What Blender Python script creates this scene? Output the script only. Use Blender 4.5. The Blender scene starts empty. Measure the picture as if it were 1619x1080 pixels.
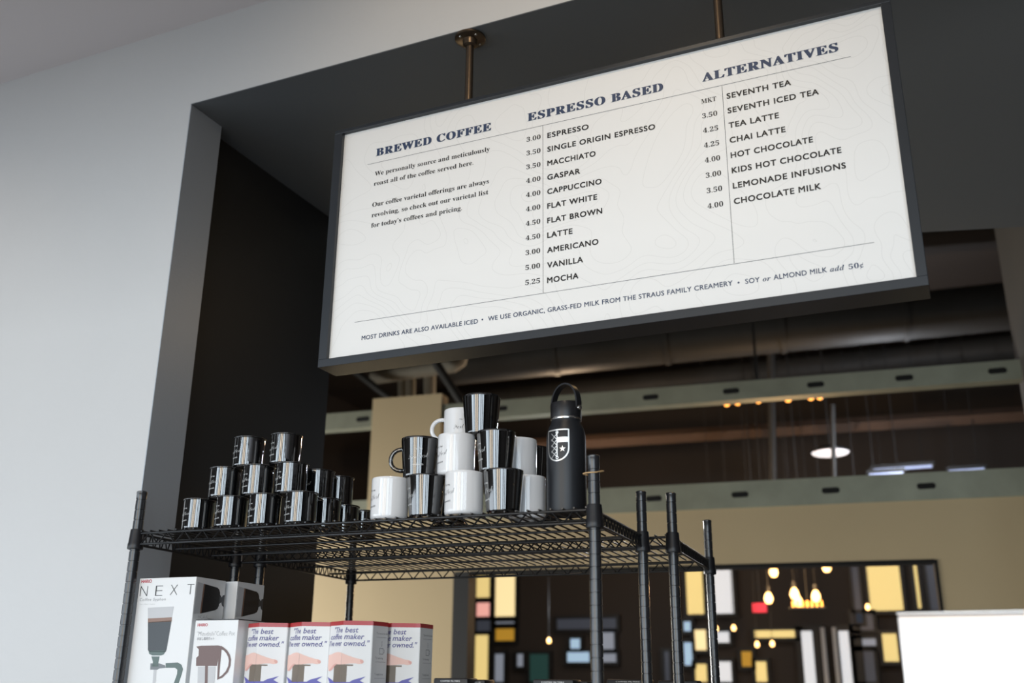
import bpy, bmesh, math, random
from mathutils import Vector, Matrix
random.seed(4)
SC = bpy.context.scene
COL = SC.collection
PI = math.pi

# ------------------------------------------------------------------ camera
F_PX, PITCH, YAW, ROLL = 1581.24, 0.329342, -0.420388, 0.0088729
EYE = 1.5
cy_, sy_, cp_, sp_ = math.cos(YAW), math.sin(YAW), math.cos(PITCH), math.sin(PITCH)
FWD = Vector((sy_*cp_, cy_*cp_, sp_))
_r = Vector((cy_, -sy_, 0)); _u = _r.cross(FWD)
RIGHT = math.cos(ROLL)*_r + math.sin(ROLL)*_u
UP = -math.sin(ROLL)*_r + math.cos(ROLL)*_u
ORG = Vector((0, 0, EYE))
cam_d = bpy.data.cameras.new('camera'); cam = bpy.data.objects.new('camera', cam_d); COL.objects.link(cam)
m4 = Matrix((RIGHT, UP, -FWD)).transposed().to_4x4(); m4.translation = ORG
cam.matrix_world = m4
cam_d.sensor_width = 36; cam_d.lens = F_PX/1619*36
cam_d.clip_start = 0.02; cam_d.clip_end = 60
cam_d.dof.use_dof = True; cam_d.dof.focus_distance = 2.48; cam_d.dof.aperture_fstop = 2.5
SC.camera = cam

# ------------------------------------------------------------------ world, exposure, large lights
SC.view_settings.view_transform = 'Standard'; SC.view_settings.look = 'None'
SC.view_settings.exposure = 0.0; SC.view_settings.gamma = 1.0
SC.view_settings.use_curve_mapping = False
W = bpy.data.worlds.new('world'); SC.world = W; W.use_nodes = True
bg = W.node_tree.nodes['Background']; bg.inputs[0].default_value = (0.75, 0.85, 1, 1); bg.inputs[1].default_value = 0.1

def area(name, loc, to, sx, sy, radiance, colour, spread=PI):
    l = bpy.data.lights.new(name, 'AREA'); l.shape = 'RECTANGLE'; l.size = sx; l.size_y = sy
    l.energy = radiance*PI*sx*sy; l.color = colour; l.spread = spread
    o = bpy.data.objects.new(name, l); COL.objects.link(o); o.location = loc
    d = (Vector(to)-Vector(loc)).normalized()
    o.rotation_euler = d.to_track_quat('-Z', 'Z' if abs(d.z) < .9 else 'Y').to_euler()
    return o
def lamp(name, loc, to, watts, colour, radius=0.04, angle=100, blend=0.6):
    l = bpy.data.lights.new(name, 'SPOT'); l.energy = watts; l.color = colour; l.shadow_soft_size = radius
    l.spot_size = math.radians(angle); l.spot_blend = blend
    o = bpy.data.objects.new(name, l); COL.objects.link(o); o.location = loc
    o.rotation_euler = (Vector(to)-Vector(loc)).to_track_quat('-Z', 'Y').to_euler()
    return o
DAY = (0.77, 0.895, 1.0)
FRONT_WIN = [(-4.3, 1.6), (-2.95, .5), (-1.95, .8), (-.95, .55), (.35, 1.3), (1.75, .7), (2.9, .9)]   # centre x, width
CREAM = (1.0, .88, .72)
WIN_Z = (0.45, 3.42)
REAR_Y = -3.4
for x, w in FRONT_WIN:
    area('daylight_front', (x, REAR_Y+.07, sum(WIN_Z)/2), (x, 0, sum(WIN_Z)/2), w, WIN_Z[1]-WIN_Z[0], 5.6, CREAM if -2 < x < -.5 else DAY)
for y in (-2.3, -.2):                             # street windows in the side wall on the left
    area('daylight_side', (-5.43, y, 1.5), (0, y, 1.5), 1.4, 2.4, 3.4, (0.80, 0.9, 1.0))
area('daylight_back_room', (-6.9, 4.4, 1.2), (0, 5.4, .5), 2.0, 1.6, 25, (1, 0.98, 0.93), 2.1)
lamp('ceiling_spot', (-0.6, 0.95, 3.42), (-0.6, 2.05, 2.95), 17, (1, 0.80, 0.56), 0.05, 110)
lamp('ceiling_spot', (-2.9, 0.75, 3.42), (-3.0, 2.05, 2.3), 7, (1, 0.74, 0.48), 0.05, 70, 1)
lamp('soffit_spot', (-0.72, 3.42, 3.1), (-0.9, 2.1, 2.7), 3, (1, 0.66, 0.32), 0.03, 120)

# ------------------------------------------------------------------ picking points of the place through the calibrated camera
def ray(px, py):
    return RIGHT*((px-809.5)/F_PX) - UP*((py-540)/F_PX) + FWD
class Plane:
    """A vertical or tilted face with an origin and two axes; uv() says where a sight line meets it."""
    def __init__(s, o, u, v):
        s.o = Vector(o); s.u = Vector(u).normalized(); s.v = Vector(v).normalized(); s.n = s.u.cross(s.v)
    def uv(s, px, py):
        d = ray(px, py); t = (s.o-ORG).dot(s.n)/d.dot(s.n); p = ORG+d*t-s.o
        return p.dot(s.u), p.dot(s.v)
    def at(s, u, v, lift=0):
        return s.o+s.u*u+s.v*v+s.n*lift
    def px(s, px, py, lift=0):
        return s.at(*s.uv(px, py), lift)
def at_y(px, py, y):
    d = ray(px, py); return ORG+d*(y/d.y)

# ------------------------------------------------------------------ materials
def mat(name, col, rough=.5, metal=0, spec=.5, coat=0, bump=0, bscale=40, emit=0, ecol=None, noise=0, nscale=8, cior=1.5):
    m = bpy.data.materials.new(name); m.use_nodes = True; nt = m.node_tree; b = nt.nodes['Principled BSDF']
    c = (*col, 1)
    b.inputs['Base Color'].default_value = c; b.inputs['Roughness'].default_value = rough
    b.inputs['Metallic'].default_value = metal; b.inputs['Specular IOR Level'].default_value = spec
    b.inputs['Coat Weight'].default_value = coat; b.inputs['Coat Roughness'].default_value = .03; b.inputs['Coat IOR'].default_value = cior
    if emit:
        b.inputs['Emission Color'].default_value = (*(ecol or col), 1); b.inputs['Emission Strength'].default_value = emit
    if bump or noise:
        tc = nt.nodes.new('ShaderNodeTexCoord')
    if noise:
        n = nt.nodes.new('ShaderNodeTexNoise'); n.inputs['Scale'].default_value = nscale; n.inputs['Detail'].default_value = 4
        nt.links.new(tc.outputs['Object'], n.inputs['Vector'])
        r = nt.nodes.new('ShaderNodeMapRange'); r.inputs[3].default_value = 1-noise; r.inputs[4].default_value = 1+noise
        nt.links.new(n.outputs[0], r.inputs[0])
        mx = nt.nodes.new('ShaderNodeVectorMath'); mx.operation = 'SCALE'; mx.inputs[0].default_value = col
        nt.links.new(r.outputs[0], mx.inputs['Scale']); nt.links.new(mx.outputs[0], b.inputs['Base Color'])
    if bump:
        n = nt.nodes.new('ShaderNodeTexNoise'); n.inputs['Scale'].default_value = bscale; n.inputs['Detail'].default_value = 3
        nt.links.new(tc.outputs['Object'], n.inputs['Vector'])
        bp = nt.nodes.new('ShaderNodeBump'); bp.inputs['Strength'].default_value = bump; bp.inputs['Distance'].default_value = .01
        nt.links.new(n.outputs[0], bp.inputs['Height']); nt.links.new(bp.outputs[0], b.inputs['Normal'])
    return m
def srgb(r, g, b):
    f = lambda v: (v/255/12.92) if v/255 <= .04045 else ((v/255+.055)/1.055)**2.4
    return (f(r), f(g), f(b))
M = {}
M['wall'] = mat('light_grey_wall_paint', (.61, .61, .61), .45, bump=.06, bscale=55, noise=.02, nscale=3)
M['ceiling'] = mat('ceiling_paint', (.66, .615, .62), .8)
M['char'] = mat('grey_satin_jamb', (.42, .45, .49), .40, metal=.25, bump=.05, bscale=180)
M['soffit'] = mat('charcoal_flat_paint', (.098, .107, .115), .6)
M['black'] = mat('black_wall_paint', (.0105, .0112, .0118), .5)
M['tan'] = mat('tan_drywall', (.52, .415, .25), .8, noise=.03, nscale=4)
M['part'] = mat('dim_partition_paint', (.035, .031, .025), .8)
M['galv'] = mat('galvanised_steel', (.30, .315, .245), .55, metal=.35, noise=.25, nscale=6)
M['slot'] = mat('dark_void', (.004, .004, .004), .9)
M['dark'] = mat('dark_paint', (.05, .042, .037), .8)
M['dframe'] = mat('dark_frame_paint', (.022, .023, .024), .5)
M['floor'] = mat('concrete_floor', (.22, .20, .18), .5, noise=.15, nscale=2)
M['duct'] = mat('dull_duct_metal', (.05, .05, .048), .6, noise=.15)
M['brown'] = mat('brown_timber', (.10, .062, .042), .7, noise=.2)
M['pale'] = mat('pale_duct', (.33, .31, .25), .7, noise=.15)
M['frame'] = mat('charcoal_frame_metal', (.027, .031, .037), .36, metal=.2)
M['pipe'] = mat('dark_iron_pipe', (.16, .12, .085), .3, metal=.9, bump=.04, bscale=90)
M['screw'] = mat('zinc_screw', (.5, .48, .45), .35, metal=1)
M['ink'] = mat('black_ink', (.012, .011, .012), .55)
M['navy'] = mat('navy_ink', srgb(52, 66, 94), .55)
M['rule'] = mat('grey_ink', (.10, .105, .12), .6)
M['rack'] = mat('black_epoxy_wire', (.009, .0095, .011), .34, coat=.15)
M['post'] = mat('black_epoxy_post', (.018, .019, .022), .28, spec=.6, coat=.35)
M['plastic'] = mat('black_plastic', (.010, .010, .012), .38)
M['enamel'] = mat('black_enamel', (.004, .004, .0045), .05, spec=.7, coat=1, cior=1.75, bump=.035, bscale=45)
M['bceramic'] = mat('black_ceramic', (.004, .004, .004), .04, spec=.7, coat=1, cior=1.75, bump=.012, bscale=30)
M['wceramic'] = mat('white_ceramic', (.78, .78, .79), .12, coat=.6)
M['wprint'] = mat('pale_print', (.75, .76, .76), .5)
M['bottle'] = mat('black_powder_coat', (.013, .0145, .018), .42, bump=.05, bscale=700)
M['steel'] = mat('bright_steel', (.75, .73, .70), .18, metal=1)
M['silver'] = mat('silver_print', (.78, .77, .75), .3, metal=.7)
M['card'] = mat('white_carton', (.80, .80, .80), .38, coat=.15)
M['red'] = mat('red_print', srgb(178, 48, 52), .35, coat=.2)
M['redtext'] = mat('red_ink', srgb(190, 40, 60), .5)
M['purple'] = mat('violet_ink', srgb(84, 82, 142), .5)
M['burst'] = mat('blue_violet_print', srgb(104, 102, 180), .45)
M['skin'] = mat('printed_skin', srgb(240, 200, 188), .45)
M['skin2'] = mat('printed_skin_shade', srgb(226, 172, 162), .45)
M['plunger'] = mat('printed_plunger', srgb(118, 106, 92), .45)
M['grey1'] = mat('print_light_grey', srgb(196, 196, 198), .4)
M['grey2'] = mat('print_mid_grey', srgb(120, 124, 128), .4)
M['coffee'] = mat('print_coffee', srgb(58, 62, 66), .35)
M['crema'] = mat('print_crema', srgb(140, 108, 92), .35)
M['hose'] = mat('print_grey_green', srgb(92, 110, 106), .4)
M['potbrown'] = mat('print_brown', srgb(112, 88, 84), .4)
M['tinyink'] = mat('print_grey_text', srgb(128, 128, 132), .5)
M['bcarton'] = mat('black_carton', (.010, .010, .012), .45)
M['band'] = mat('tan_rubber', srgb(206, 170, 122), .6)
M['polish'] = mat('polished_steel', (.80, .76, .73), .3, metal=1, bump=.02, bscale=6)
M['counter'] = mat('counter_top', (.25, .24, .23), .4)

def panel_material():
    """White printed board with faint contour lines, an even line width from the gradient of a noise field."""
    m = bpy.data.materials.new('menu_panel_print'); m.use_nodes = True; nt = m.node_tree; N = nt.nodes; L = nt.links
    b = N['Principled BSDF']; b.inputs['Roughness'].default_value = .5
    tc = N.new('ShaderNodeTexCoord')
    def field(off):
        a = N.new('ShaderNodeVectorMath'); a.inputs[1].default_value = off
        L.new(tc.outputs['Object'], a.inputs[0])
        n = N.new('ShaderNodeTexNoise'); n.inputs['Scale'].default_value = 3.1; n.inputs['Detail'].default_value = 1.6
        n.inputs['Distortion'].default_value = .5; L.new(a.outputs[0], n.inputs['Vector'])
        x = N.new('ShaderNodeMath'); x.operation = 'MULTIPLY'; x.inputs[1].default_value = 22; L.new(n.outputs[0], x.inputs[0])
        return x.outputs[0]
    def mth(op, a, bb=None):
        x = N.new('ShaderNodeMath'); x.operation = op
        for i, v in enumerate((a, bb)):
            if v is None: continue
            if isinstance(v, (int, float)): x.inputs[i].default_value = v
            else: L.new(v, x.inputs[i])
        return x.outputs[0]
    e = .002
    f0, fx, fz = field((3.3, 0, 1.7)), field((3.3+e, 0, 1.7)), field((3.3, 0, 1.7+e))
    gx, gz = mth('DIVIDE', mth('SUBTRACT', fx, f0), e), mth('DIVIDE', mth('SUBTRACT', fz, f0), e)
    g = mth('SQRT', mth('ADD', mth('MULTIPLY', gx, gx), mth('MULTIPLY', gz, gz)))
    d = mth('ABSOLUTE', mth('SUBTRACT', mth('FRACT', f0), .5))
    d = mth('DIVIDE', d, mth('MAXIMUM', g, 4.0))              # metres to the nearest contour
    mr = N.new('ShaderNodeMapRange'); mr.inputs[1].default_value = .0003; mr.inputs[2].default_value = .0011
    mr.inputs[3].default_value = 1; mr.inputs[4].default_value = 0; L.new(d, mr.inputs[0])
    mix = N.new('ShaderNodeMix'); mix.data_type = 'RGBA'
    mix.inputs[6].default_value = (.80, .79, .775, 1); mix.inputs[7].default_value = (.725, .715, .70, 1)
    L.new(mr.outputs[0], mix.inputs[0]); L.new(mix.outputs[2], b.inputs['Base Color'])
    return m
M['panel'] = panel_material()

# ------------------------------------------------------------------ mesh helpers
def obj(name, bm, material, parent=None, smooth=False, angle=None):
    me = bpy.data.meshes.new(name); bm.normal_update(); bm.to_mesh(me); bm.free()
    for m_ in (material if isinstance(material, (list, tuple)) else [material]): me.materials.append(M[m_] if isinstance(m_, str) else m_)
    o = bpy.data.objects.new(name, me); COL.objects.link(o)
    if parent is not None: o.parent = parent
    if smooth:
        me.shade_smooth()
        if angle: me.set_sharp_from_angle(angle=math.radians(angle))
    return o
def thing(name, label, cat, loc=(0, 0, 0), rot=0, group=None):
    o = bpy.data.objects.new(name, None); COL.objects.link(o); o.location = loc; o.rotation_euler = (0, 0, rot)
    o.empty_display_size = .05
    o['label'] = label; o['category'] = cat
    if group: o['group'] = group
    return o
def tag(o, label, cat, group=None):
    o['label'] = label; o['category'] = cat
    if group: o['group'] = group
    return o
def struct(name, bm, material, label=None):
    o = obj(name, bm, material); o['kind'] = 'structure'
    if label: o['label'] = label
    return o
def dup(root, loc, rot=None, label=None, skip=()):
    r = root.copy(); COL.objects.link(r); r.location = loc
    if rot is not None: r.rotation_euler = (0, 0, rot)
    if label: r['label'] = label
    for ch in list(root.children):
        if ch.name.split('.')[0] in skip: continue
        c = ch.copy(); COL.objects.link(c); c.parent = r
        for g in list(ch.children):
            d = g.copy(); COL.objects.link(d); d.parent = c
    return r
def box(bm, x0, x1, y0, y1, z0, z1, mi=0, xf=None, bevel=0):
    vs = [Vector((x, y, z)) for x in (x0, x1) for y in (y0, y1) for z in (z0, z1)]
    if xf: vs = [xf(v) for v in vs]
    v = [bm.verts.new(p) for p in vs]; fs = []
    for q in ((0, 1, 3, 2), (4, 6, 7, 5), (0, 4, 5, 1), (2, 3, 7, 6), (0, 2, 6, 4), (1, 5, 7, 3)):
        f = bm.faces.new([v[i] for i in q]); f.material_index = mi; fs.append(f)
    if bevel:
        es = list({e for f in fs for e in f.edges})
        bmesh.ops.bevel(bm, geom=es, offset=bevel, segments=2, affect='EDGES', profile=.5)
def bx(*a, **k):
    bm = bmesh.new(); box(bm, *a, **k); return bm
def tube(bm, pts, r, n=8, closed=False, caps=True, mi=0, radii=None):
    pts = [Vector(p) for p in pts]; N = len(pts)
    rings = []; prev = None
    for i, p in enumerate(pts):
        if closed: t = (pts[(i+1) % N]-pts[i-1]).normalized()
        else: t = (pts[min(i+1, N-1)]-pts[max(i-1, 0)]).normalized()
        if prev is None:
            a = Vector((0, 0, 1)) if abs(t.z) < .9 else Vector((1, 0, 0))
            nx = t.cross(a).normalized()
        else:
            nx = (prev-t*prev.dot(t)).normalized()
        prev = nx; ny = t.cross(nx); rr = radii[i] if radii else r
        rings.append([bm.verts.new(p+rr*(math.cos(2*PI*k/n)*nx+math.sin(2*PI*k/n)*ny)) for k in range(n)])
    for i in range(N if closed else N-1):
        a, b = rings[i], rings[(i+1) % N]
        for k in range(n):
            f = bm.faces.new((a[k], a[(k+1) % n], b[(k+1) % n], b[k])); f.material_index = mi
    if caps and not closed:
        bm.faces.new(rings[0][::-1]).material_index = mi; bm.faces.new(rings[-1]).material_index = mi
def lathe(bm, prof, n=40, c=(0, 0), mi=0, close=False):
    rings = []
    for r, z in prof:
        if r < 1e-6: rings.append([bm.verts.new((c[0], c[1], z))])
        else: rings.append([bm.verts.new((c[0]+r*math.cos(2*PI*k/n), c[1]+r*math.sin(2*PI*k/n), z)) for k in range(n)])
    for a, b in zip(rings, rings[1:]+(rings[:1] if close else [])):
        for k in range(n):
            k2 = (k+1) % n
            if len(a) == 1 and len(b) == 1: continue
            if len(a) == 1: f = bm.faces.new((a[0], b[k2], b[k]))
            elif len(b) == 1: f = bm.faces.new((a[k], a[k2], b[0]))
            else: f = bm.faces.new((a[k], a[k2], b[k2], b[k]))
            f.material_index = mi
def polygon(bm, pts, mi=0):
    f = bm.faces.new([bm.verts.new(p) for p in pts]); f.material_index = mi; return f

# ------------------------------------------------------------------ lettering
def style(s, st):
    if st == 'sans': return s
    base = {'serif': (0x1D400, 0x1D41A, 0x1D7CE), 'italic': (0x1D468, 0x1D482, 0x1D7CE), 'script': (0x1D4D0, 0x1D4EA, 0x1D7CE)}[st]
    out = ''
    for ch in s:
        if 'A' <= ch <= 'Z': out += chr(base[0]+ord(ch)-65)
        elif 'a' <= ch <= 'z': out += chr(base[1]+ord(ch)-97)
        elif '0' <= ch <= '9': out += chr(base[2]+ord(ch)-48)
        else: out += ch
    return out
CAP = {}
def glyphs(s, st='sans', offset=0, spacing=1, shear=0, res=3):
    """A line of lettering as a flat mesh: (vertices, faces, width) with unit cap height and its left end at 0."""
    def raw(txt):
        c = bpy.data.curves.new('lettering', 'FONT'); c.body = txt; c.offset = offset; c.space_character = spacing; c.shear = shear
        c.resolution_u = res
        o = bpy.data.objects.new('lettering', c); COL.objects.link(o)
        bpy.context.view_layer.update()
        me = bpy.data.meshes.new_from_object(o.evaluated_get(bpy.context.evaluated_depsgraph_get()))
        v = [(p.co.x, p.co.y) for p in me.vertices]; f = [tuple(q.vertices) for q in me.polygons]
        bpy.data.objects.remove(o); bpy.data.curves.remove(c); bpy.data.meshes.remove(me)
        return v, f
    key = st
    if key not in CAP:
        v, _ = raw(style('H', st)); CAP[key] = max(p[1] for p in v) - (offset if offset else 0)
    v, f = raw(style(s, st)); x0 = min(p[0] for p in v); k = 1/CAP[key]
    v = [((p[0]-x0)*k, p[1]*k) for p in v]
    return v, f, max(p[0] for p in v)
def lettering(bm, s, place, width=None, cap=.01, st='sans', offset=0, spacing=1, shear=0, mi=0, res=3, align='l', bold=(0, 0)):
    """place(u, v) puts a point of the line (metres from its left baseline end) into space."""
    v, f, w = glyphs(s, st, offset, spacing, shear, res)
    kx = width/w if width else cap
    dx = -w*kx if align == 'r' else (-w*kx/2 if align == 'c' else 0)
    bu, bv = bold                       # heavier strokes: the same glyphs laid again a hair aside (share of the cap height)
    nrm = (Vector(place(1e-2, 0))-Vector(place(0, 0))).cross(Vector(place(0, 1e-2))-Vector(place(0, 0))).normalized()*.00008
    for q_, (su, sv) in enumerate(((0, 0),) if bold == (0, 0) else ((-bu, -bv), (bu, -bv), (bu, bv), (-bu, bv)) if bv else ((-bu, 0), (0, 0), (bu, 0))):
        vs = [bm.verts.new(Vector(place(p[0]*kx+dx+su*cap, (p[1]+sv)*cap))+nrm*q_) for p in v]
        for q in f:
            try: bm.faces.new([vs[i] for i in q]).material_index = mi
            except ValueError: pass

# =================================================================== SETTING
Z = lambda r: r+EYE
WALL_Y, WALL_T = 2.05, 2.187
OPEN_X0, OPEN_X1, OPEN_Z = -2.0105, 2.3, Z(1.6836)
CEIL = Z(1.991)
bm = bmesh.new()
box(bm, -5.5, OPEN_X0-.0, WALL_Y, WALL_T, 0, CEIL)
box(bm, OPEN_X0, OPEN_X1, WALL_Y, WALL_T, OPEN_Z+.004, CEIL)
box(bm, OPEN_X1, 5.5, WALL_Y, WALL_T, 0, CEIL)
struct('wall_front', bm, 'wall')
struct('ceiling', bx(-5.6, 5.6, REAR_Y-.1, WALL_Y, CEIL, CEIL+.1), 'ceiling')
struct('added_shade_beam', bx(-5.5, 5.5, .35, .55, 2.78, CEIL), 'wall')  # beam added out of view to shade the top of the front wall
struct('floor', bx(-7.2, 5.6, REAR_Y-.1, 13, -.1, 0), 'floor')
# dark lined opening: jamb, black side wall, soffit
struct('trim_1', bx(OPEN_X0, OPEN_X0+.003, WALL_Y-.001, WALL_T+.004, 0, OPEN_Z+.003), 'char')
struct('wall_side', bx(-2.16, -2.06, WALL_T, 2.955, 0, OPEN_Z+.004), 'black')
bm = bmesh.new()
fp = [(-2.2, WALL_Y-.001), (OPEN_X1, WALL_Y-.001), (OPEN_X1, 4.51), (-2.2, 3.26)]
fp[0] = (-2.2, WALL_T)
outline = [(OPEN_X0, WALL_Y-.001), (OPEN_X1, WALL_Y-.001), (OPEN_X1, 4.53), (-2.2, 3.30), (-2.2, WALL_T), (OPEN_X0, WALL_T)]
lo = [bm.verts.new((x, y, OPEN_Z)) for x, y in outline]
hi = [bm.verts.new((x, y, OPEN_Z+.003)) for x, y in outline]
bm.faces.new(lo[::-1]); bm.faces.new(hi)
for i in range(6): bm.faces.new((lo[i], lo[(i+1) % 6], hi[(i+1) % 6], hi[i]))
struct('ceiling_soffit', bm, 'soffit')
bm = bmesh.new()
lo = [bm.verts.new((x, y, OPEN_Z+.004)) for x, y in ((-2.2, WALL_T), (OPEN_X1, WALL_T), (OPEN_X1, 4.51), (-2.2, 3.28))]
hi = [bm.verts.new((v.co.x, v.co.y, 5.0)) for v in lo]
bm.faces.new(lo[::-1]); bm.faces.new(hi)
for i in range(4): bm.faces.new((lo[i], lo[(i+1) % 4], hi[(i+1) % 4], hi[i]))
struct('soffit_light_block', bm, 'dark')  # unseen box over the soffit, added to block light
# the rest of the front room (behind and beside the camera)
bm = bmesh.new()
xs = [-5.5]+[v for x, w in FRONT_WIN for v in (x-w/2, x+w/2)]+[5.5]
for a, b in zip(xs[::2], xs[1::2]): box(bm, a, b, REAR_Y-.05, REAR_Y+.05, 0, CEIL)
for x, w in FRONT_WIN: box(bm, x-w/2, x+w/2, REAR_Y-.05, REAR_Y+.05, 0, WIN_Z[0]); box(bm, x-w/2, x+w/2, REAR_Y-.05, REAR_Y+.05, WIN_Z[1], CEIL)
struct('wall_rear', bm, 'dframe')
bm = bmesh.new()
box(bm, -5.6, -5.5, REAR_Y, WALL_Y, 0, CEIL)
struct('wall_left', bm, 'dark')
struct('wall_right', bx(5.5, 5.6, REAR_Y, WALL_Y, 0, CEIL), 'dark')

# ------------------------------------------------------------------ back room
A6 = math.radians(6.0)
BW = Plane((0, 6.19, 0), (math.cos(A6), math.sin(A6), 0), (0, 0, 1))     # face of the framed back wall
bwn = Vector((-math.sin(A6), math.cos(A6), 0))
def bxf(v): return BW.o+BW.u*v.x+bwn*v.y+Vector((0, 0, v.z))              # x along the wall, y into it
tk_lo = (BW.uv(1230, 787)[1]); TOP_LOW = (Z(1.07), Z(1.205)); UP_T = (Z(1.735), Z(1.865))
s_l = BW.uv(722, 905)[0]; s_r = BW.uv(1481, 887)[0]
z_l = BW.uv(1320, 889)[1]
c_l, c_r = BW.uv(588, 700)[0], BW.uv(698, 690)[0]; c_t = BW.uv(640, 628)[1]
lowz0, lowz1 = BW.uv(1230, 800)[1], BW.uv(1230, 760)[1]
upz0, upz1 = BW.uv(1230, 627)[1], BW.uv(1230, 600)[1]
RX = BW.uv(1645, 770)[0]
bm = bmesh.new()
box(bm, -6.9, s_l, 0, .12, 0, lowz0, xf=bxf)
box(bm, s_l, s_r, 0, .12, z_l, lowz0, xf=bxf)
box(bm, s_r, RX, 0, .12, 0, lowz0, xf=bxf)
struct('wall_back', bm, 'tan')
struct('trim_2', bx(c_l, c_r, -.02, .1, lowz0+.001, c_t, xf=bxf), 'tan')
def track(name, z0, z1, first, step, n, s0=-6.9, s1=RX):
    bm = bmesh.new()
    zm = (z0+z1)/2
    box(bm, s0, s1, -.012, 0, z0, z1, xf=bxf)                       # web
    box(bm, s0, s1, -.012, .09, z0-.004, z0, xf=bxf); box(bm, s0, s1, -.012, .09, z1, z1+.004, xf=bxf)
    for k in range(n):
        s = first+k*step
        if s < s0+.1 or s > s1-.1: continue
        pts = []
        for q in range(16):
            a = 2*PI*q/16; pts.append(bxf(Vector((s+.033*(1 if math.cos(a) > 0 else -1)+.018*math.cos(a), -.0126, zm+.018*math.sin(a)))))
        polygon(bm, pts, 1)
    return struct(name, bm, ['galv', 'slot'])
f1 = BW.uv(1029, 625)[0]; f2 = BW.uv(1156, 615.6)[0]
track('trim_3', upz0, upz1, f1-9*(f2-f1), f2-f1, 20)
f1 = BW.uv(1034, 785)[0]; f2 = BW.uv(1170, 779)[0]
track('trim_4', lowz0+.001, lowz1, f1-9*(f2-f1), f2-f1, 20)
# dark lining of the wide interior opening
struct('trim_5', bx(s_l-.02, s_l+.085, -.004, .125, 0, z_l, xf=bxf), 'dframe')
bm = bmesh.new()
box(bm, s_r-.012, s_r+.004, -.003, .125, 0, z_l, xf=bxf); box(bm, s_l+.085, s_r-.012, -.003, .125, z_l-.016, z_l+.003, xf=bxf)
struct('trim_7', bm, 'slot')
# right side wall of the back room, outer shell
pR = BW.at(RX, 0); 
bm = bmesh.new()
box(bm, RX, RX+.12, -1.62, .12, 0, 4.9, xf=bxf)
struct('wall_partition', bm, 'part')
bm = bmesh.new()
box(bm, -7.1, -7, 2.0, 13, 0, 4.9); struct('wall_west', bm, 'dark')
struct('wall_east', bx(3.4, 3.5, 2.2, 13, 0, 4.9), 'dark')
struct('ceiling_back', bx(-7.1, 3.5, 2.2, 13, 4.9, 5.0), 'dark')
bm = bmesh.new(); box(bm, -7.0, -5.5, 2.187, 2.3, 0, 4.9); box(bm, -5.5, -2.2, 2.19, 2.3, 0, 4.9); box(bm, OPEN_X1+.02, 3.4, 2.19, 2.3, 0, 4.9)
struct('wall_inner', bm, 'dark')

# far shop front: dark wall with lit panes, each at its real place in the wall
FY = 11.0
struct('wall_far', bx(-7, 3.4, FY+.06, FY+.16, 0, 4.9), 'dark')
SHADE = mat('lit_yellow_shade', srgb(240, 214, 140), .6, emit=.78)
SHADEW = mat('lit_cream_shade', srgb(252, 228, 170), .6, emit=.9)
OCHRE = mat('lit_ochre_glass', srgb(176, 132, 44), .5, emit=.75)
SKYW = mat('lit_white_glass', srgb(225, 228, 232), .4, emit=.72)
SKYG = mat('lit_grey_glass', srgb(150, 158, 172), .4, emit=.5)
SKYB = mat('lit_blue_glass', srgb(170, 200, 225), .4, emit=.7)
PINK = mat('lit_pink_glass', srgb(244, 176, 164), .5, emit=.8)
GREY = mat('lit_dim_glass', srgb(66, 70, 80), .4, emit=.5)
GREEN = mat('lit_green_glass', srgb(40, 70, 66), .4, emit=.5)
wn = [0]
def pane(x0, y0, x1, y1, m_, y=FY, fr=.035):
    wn[0] += 1
    a, b = at_y(x0, y0, y), at_y(x1, y1, y)
    bm = bmesh.new(); f = fr
    for q in ((a.x-f, a.x, b.z-f, a.z+f), (b.x, b.x+f, b.z-f, a.z+f), (a.x, b.x, a.z, a.z+f), (a.x, b.x, b.z-f, b.z)):
        box(bm, q[0], q[1], y-.02, y+.05, q[2], q[3])
    o = struct('window_%d' % wn[0], bm, 'dframe')
    obj('pane', bx(a.x, b.x, y, y+.02, b.z, a.z), m_, o)
for r in ((1084, 901, 1114, 971, SHADE), (1127, 897, 1161, 970, SKYW), (1345, 890, 1365, 985, GREY), (1369, 889, 1429, 965, SHADE), (1443, 887, 1457, 962, SHADE),
          (1463, 888, 1486, 965, GREY), (1081, 983, 1093, 998, SKYB), (1098, 996, 1118, 1028, SHADEW), (1129, 999, 1154, 1016, SKYW), (1081, 1016, 1096, 1052, SKYB),
          (1099, 1050, 1119, 1078, SHADE), (1130, 1046, 1158, 1078, SKYW), (1172, 1030, 1190, 1054, OCHRE), (1194, 1046, 1214, 1078, SHADE),
          (1193, 997, 1266, 1008, SHADE), (1346, 970, 1382, 996, GREY), (1350, 1010, 1386, 1024, SKYG), (1352, 1027, 1386, 1078, GREY), (1394, 1002, 1422, 1046, SHADE),
          (732, 921, 741, 946, SHADE), (732, 950, 741, 966, SHADE), (732, 978, 741, 990, SKYG), (731, 991, 740, 1014, OCHRE),
          (754, 906, 775, 948, SHADE), (754, 950, 775, 976, PINK), (754, 980, 776, 999, GREY), (752, 1003, 772, 1078, SHADE), (730, 1034, 738, 1066, SKYG),
          (784, 905, 815, 978, SHADEW), (784, 980, 814, 989, SKYG), (784, 991, 814, 1013, OCHRE), (783, 1034, 797, 1078, SKYG), (818, 1034, 828, 1054, SKYG),
          (838, 1034, 868, 1078, GREEN), (881, 979, 975, 994, GREY), (902, 1010, 918, 1026, SKYB), (897, 1031, 933, 1047, SKYB), (950, 1000, 972, 1028, SKYG), (950, 1032, 975, 1047, SKYG),
          (952, 1030, 975, 1044, GREEN), (1050, 1030, 1060, 1078, GREY)):
    if r[0] == 952: continue
    pane(*r)
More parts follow.
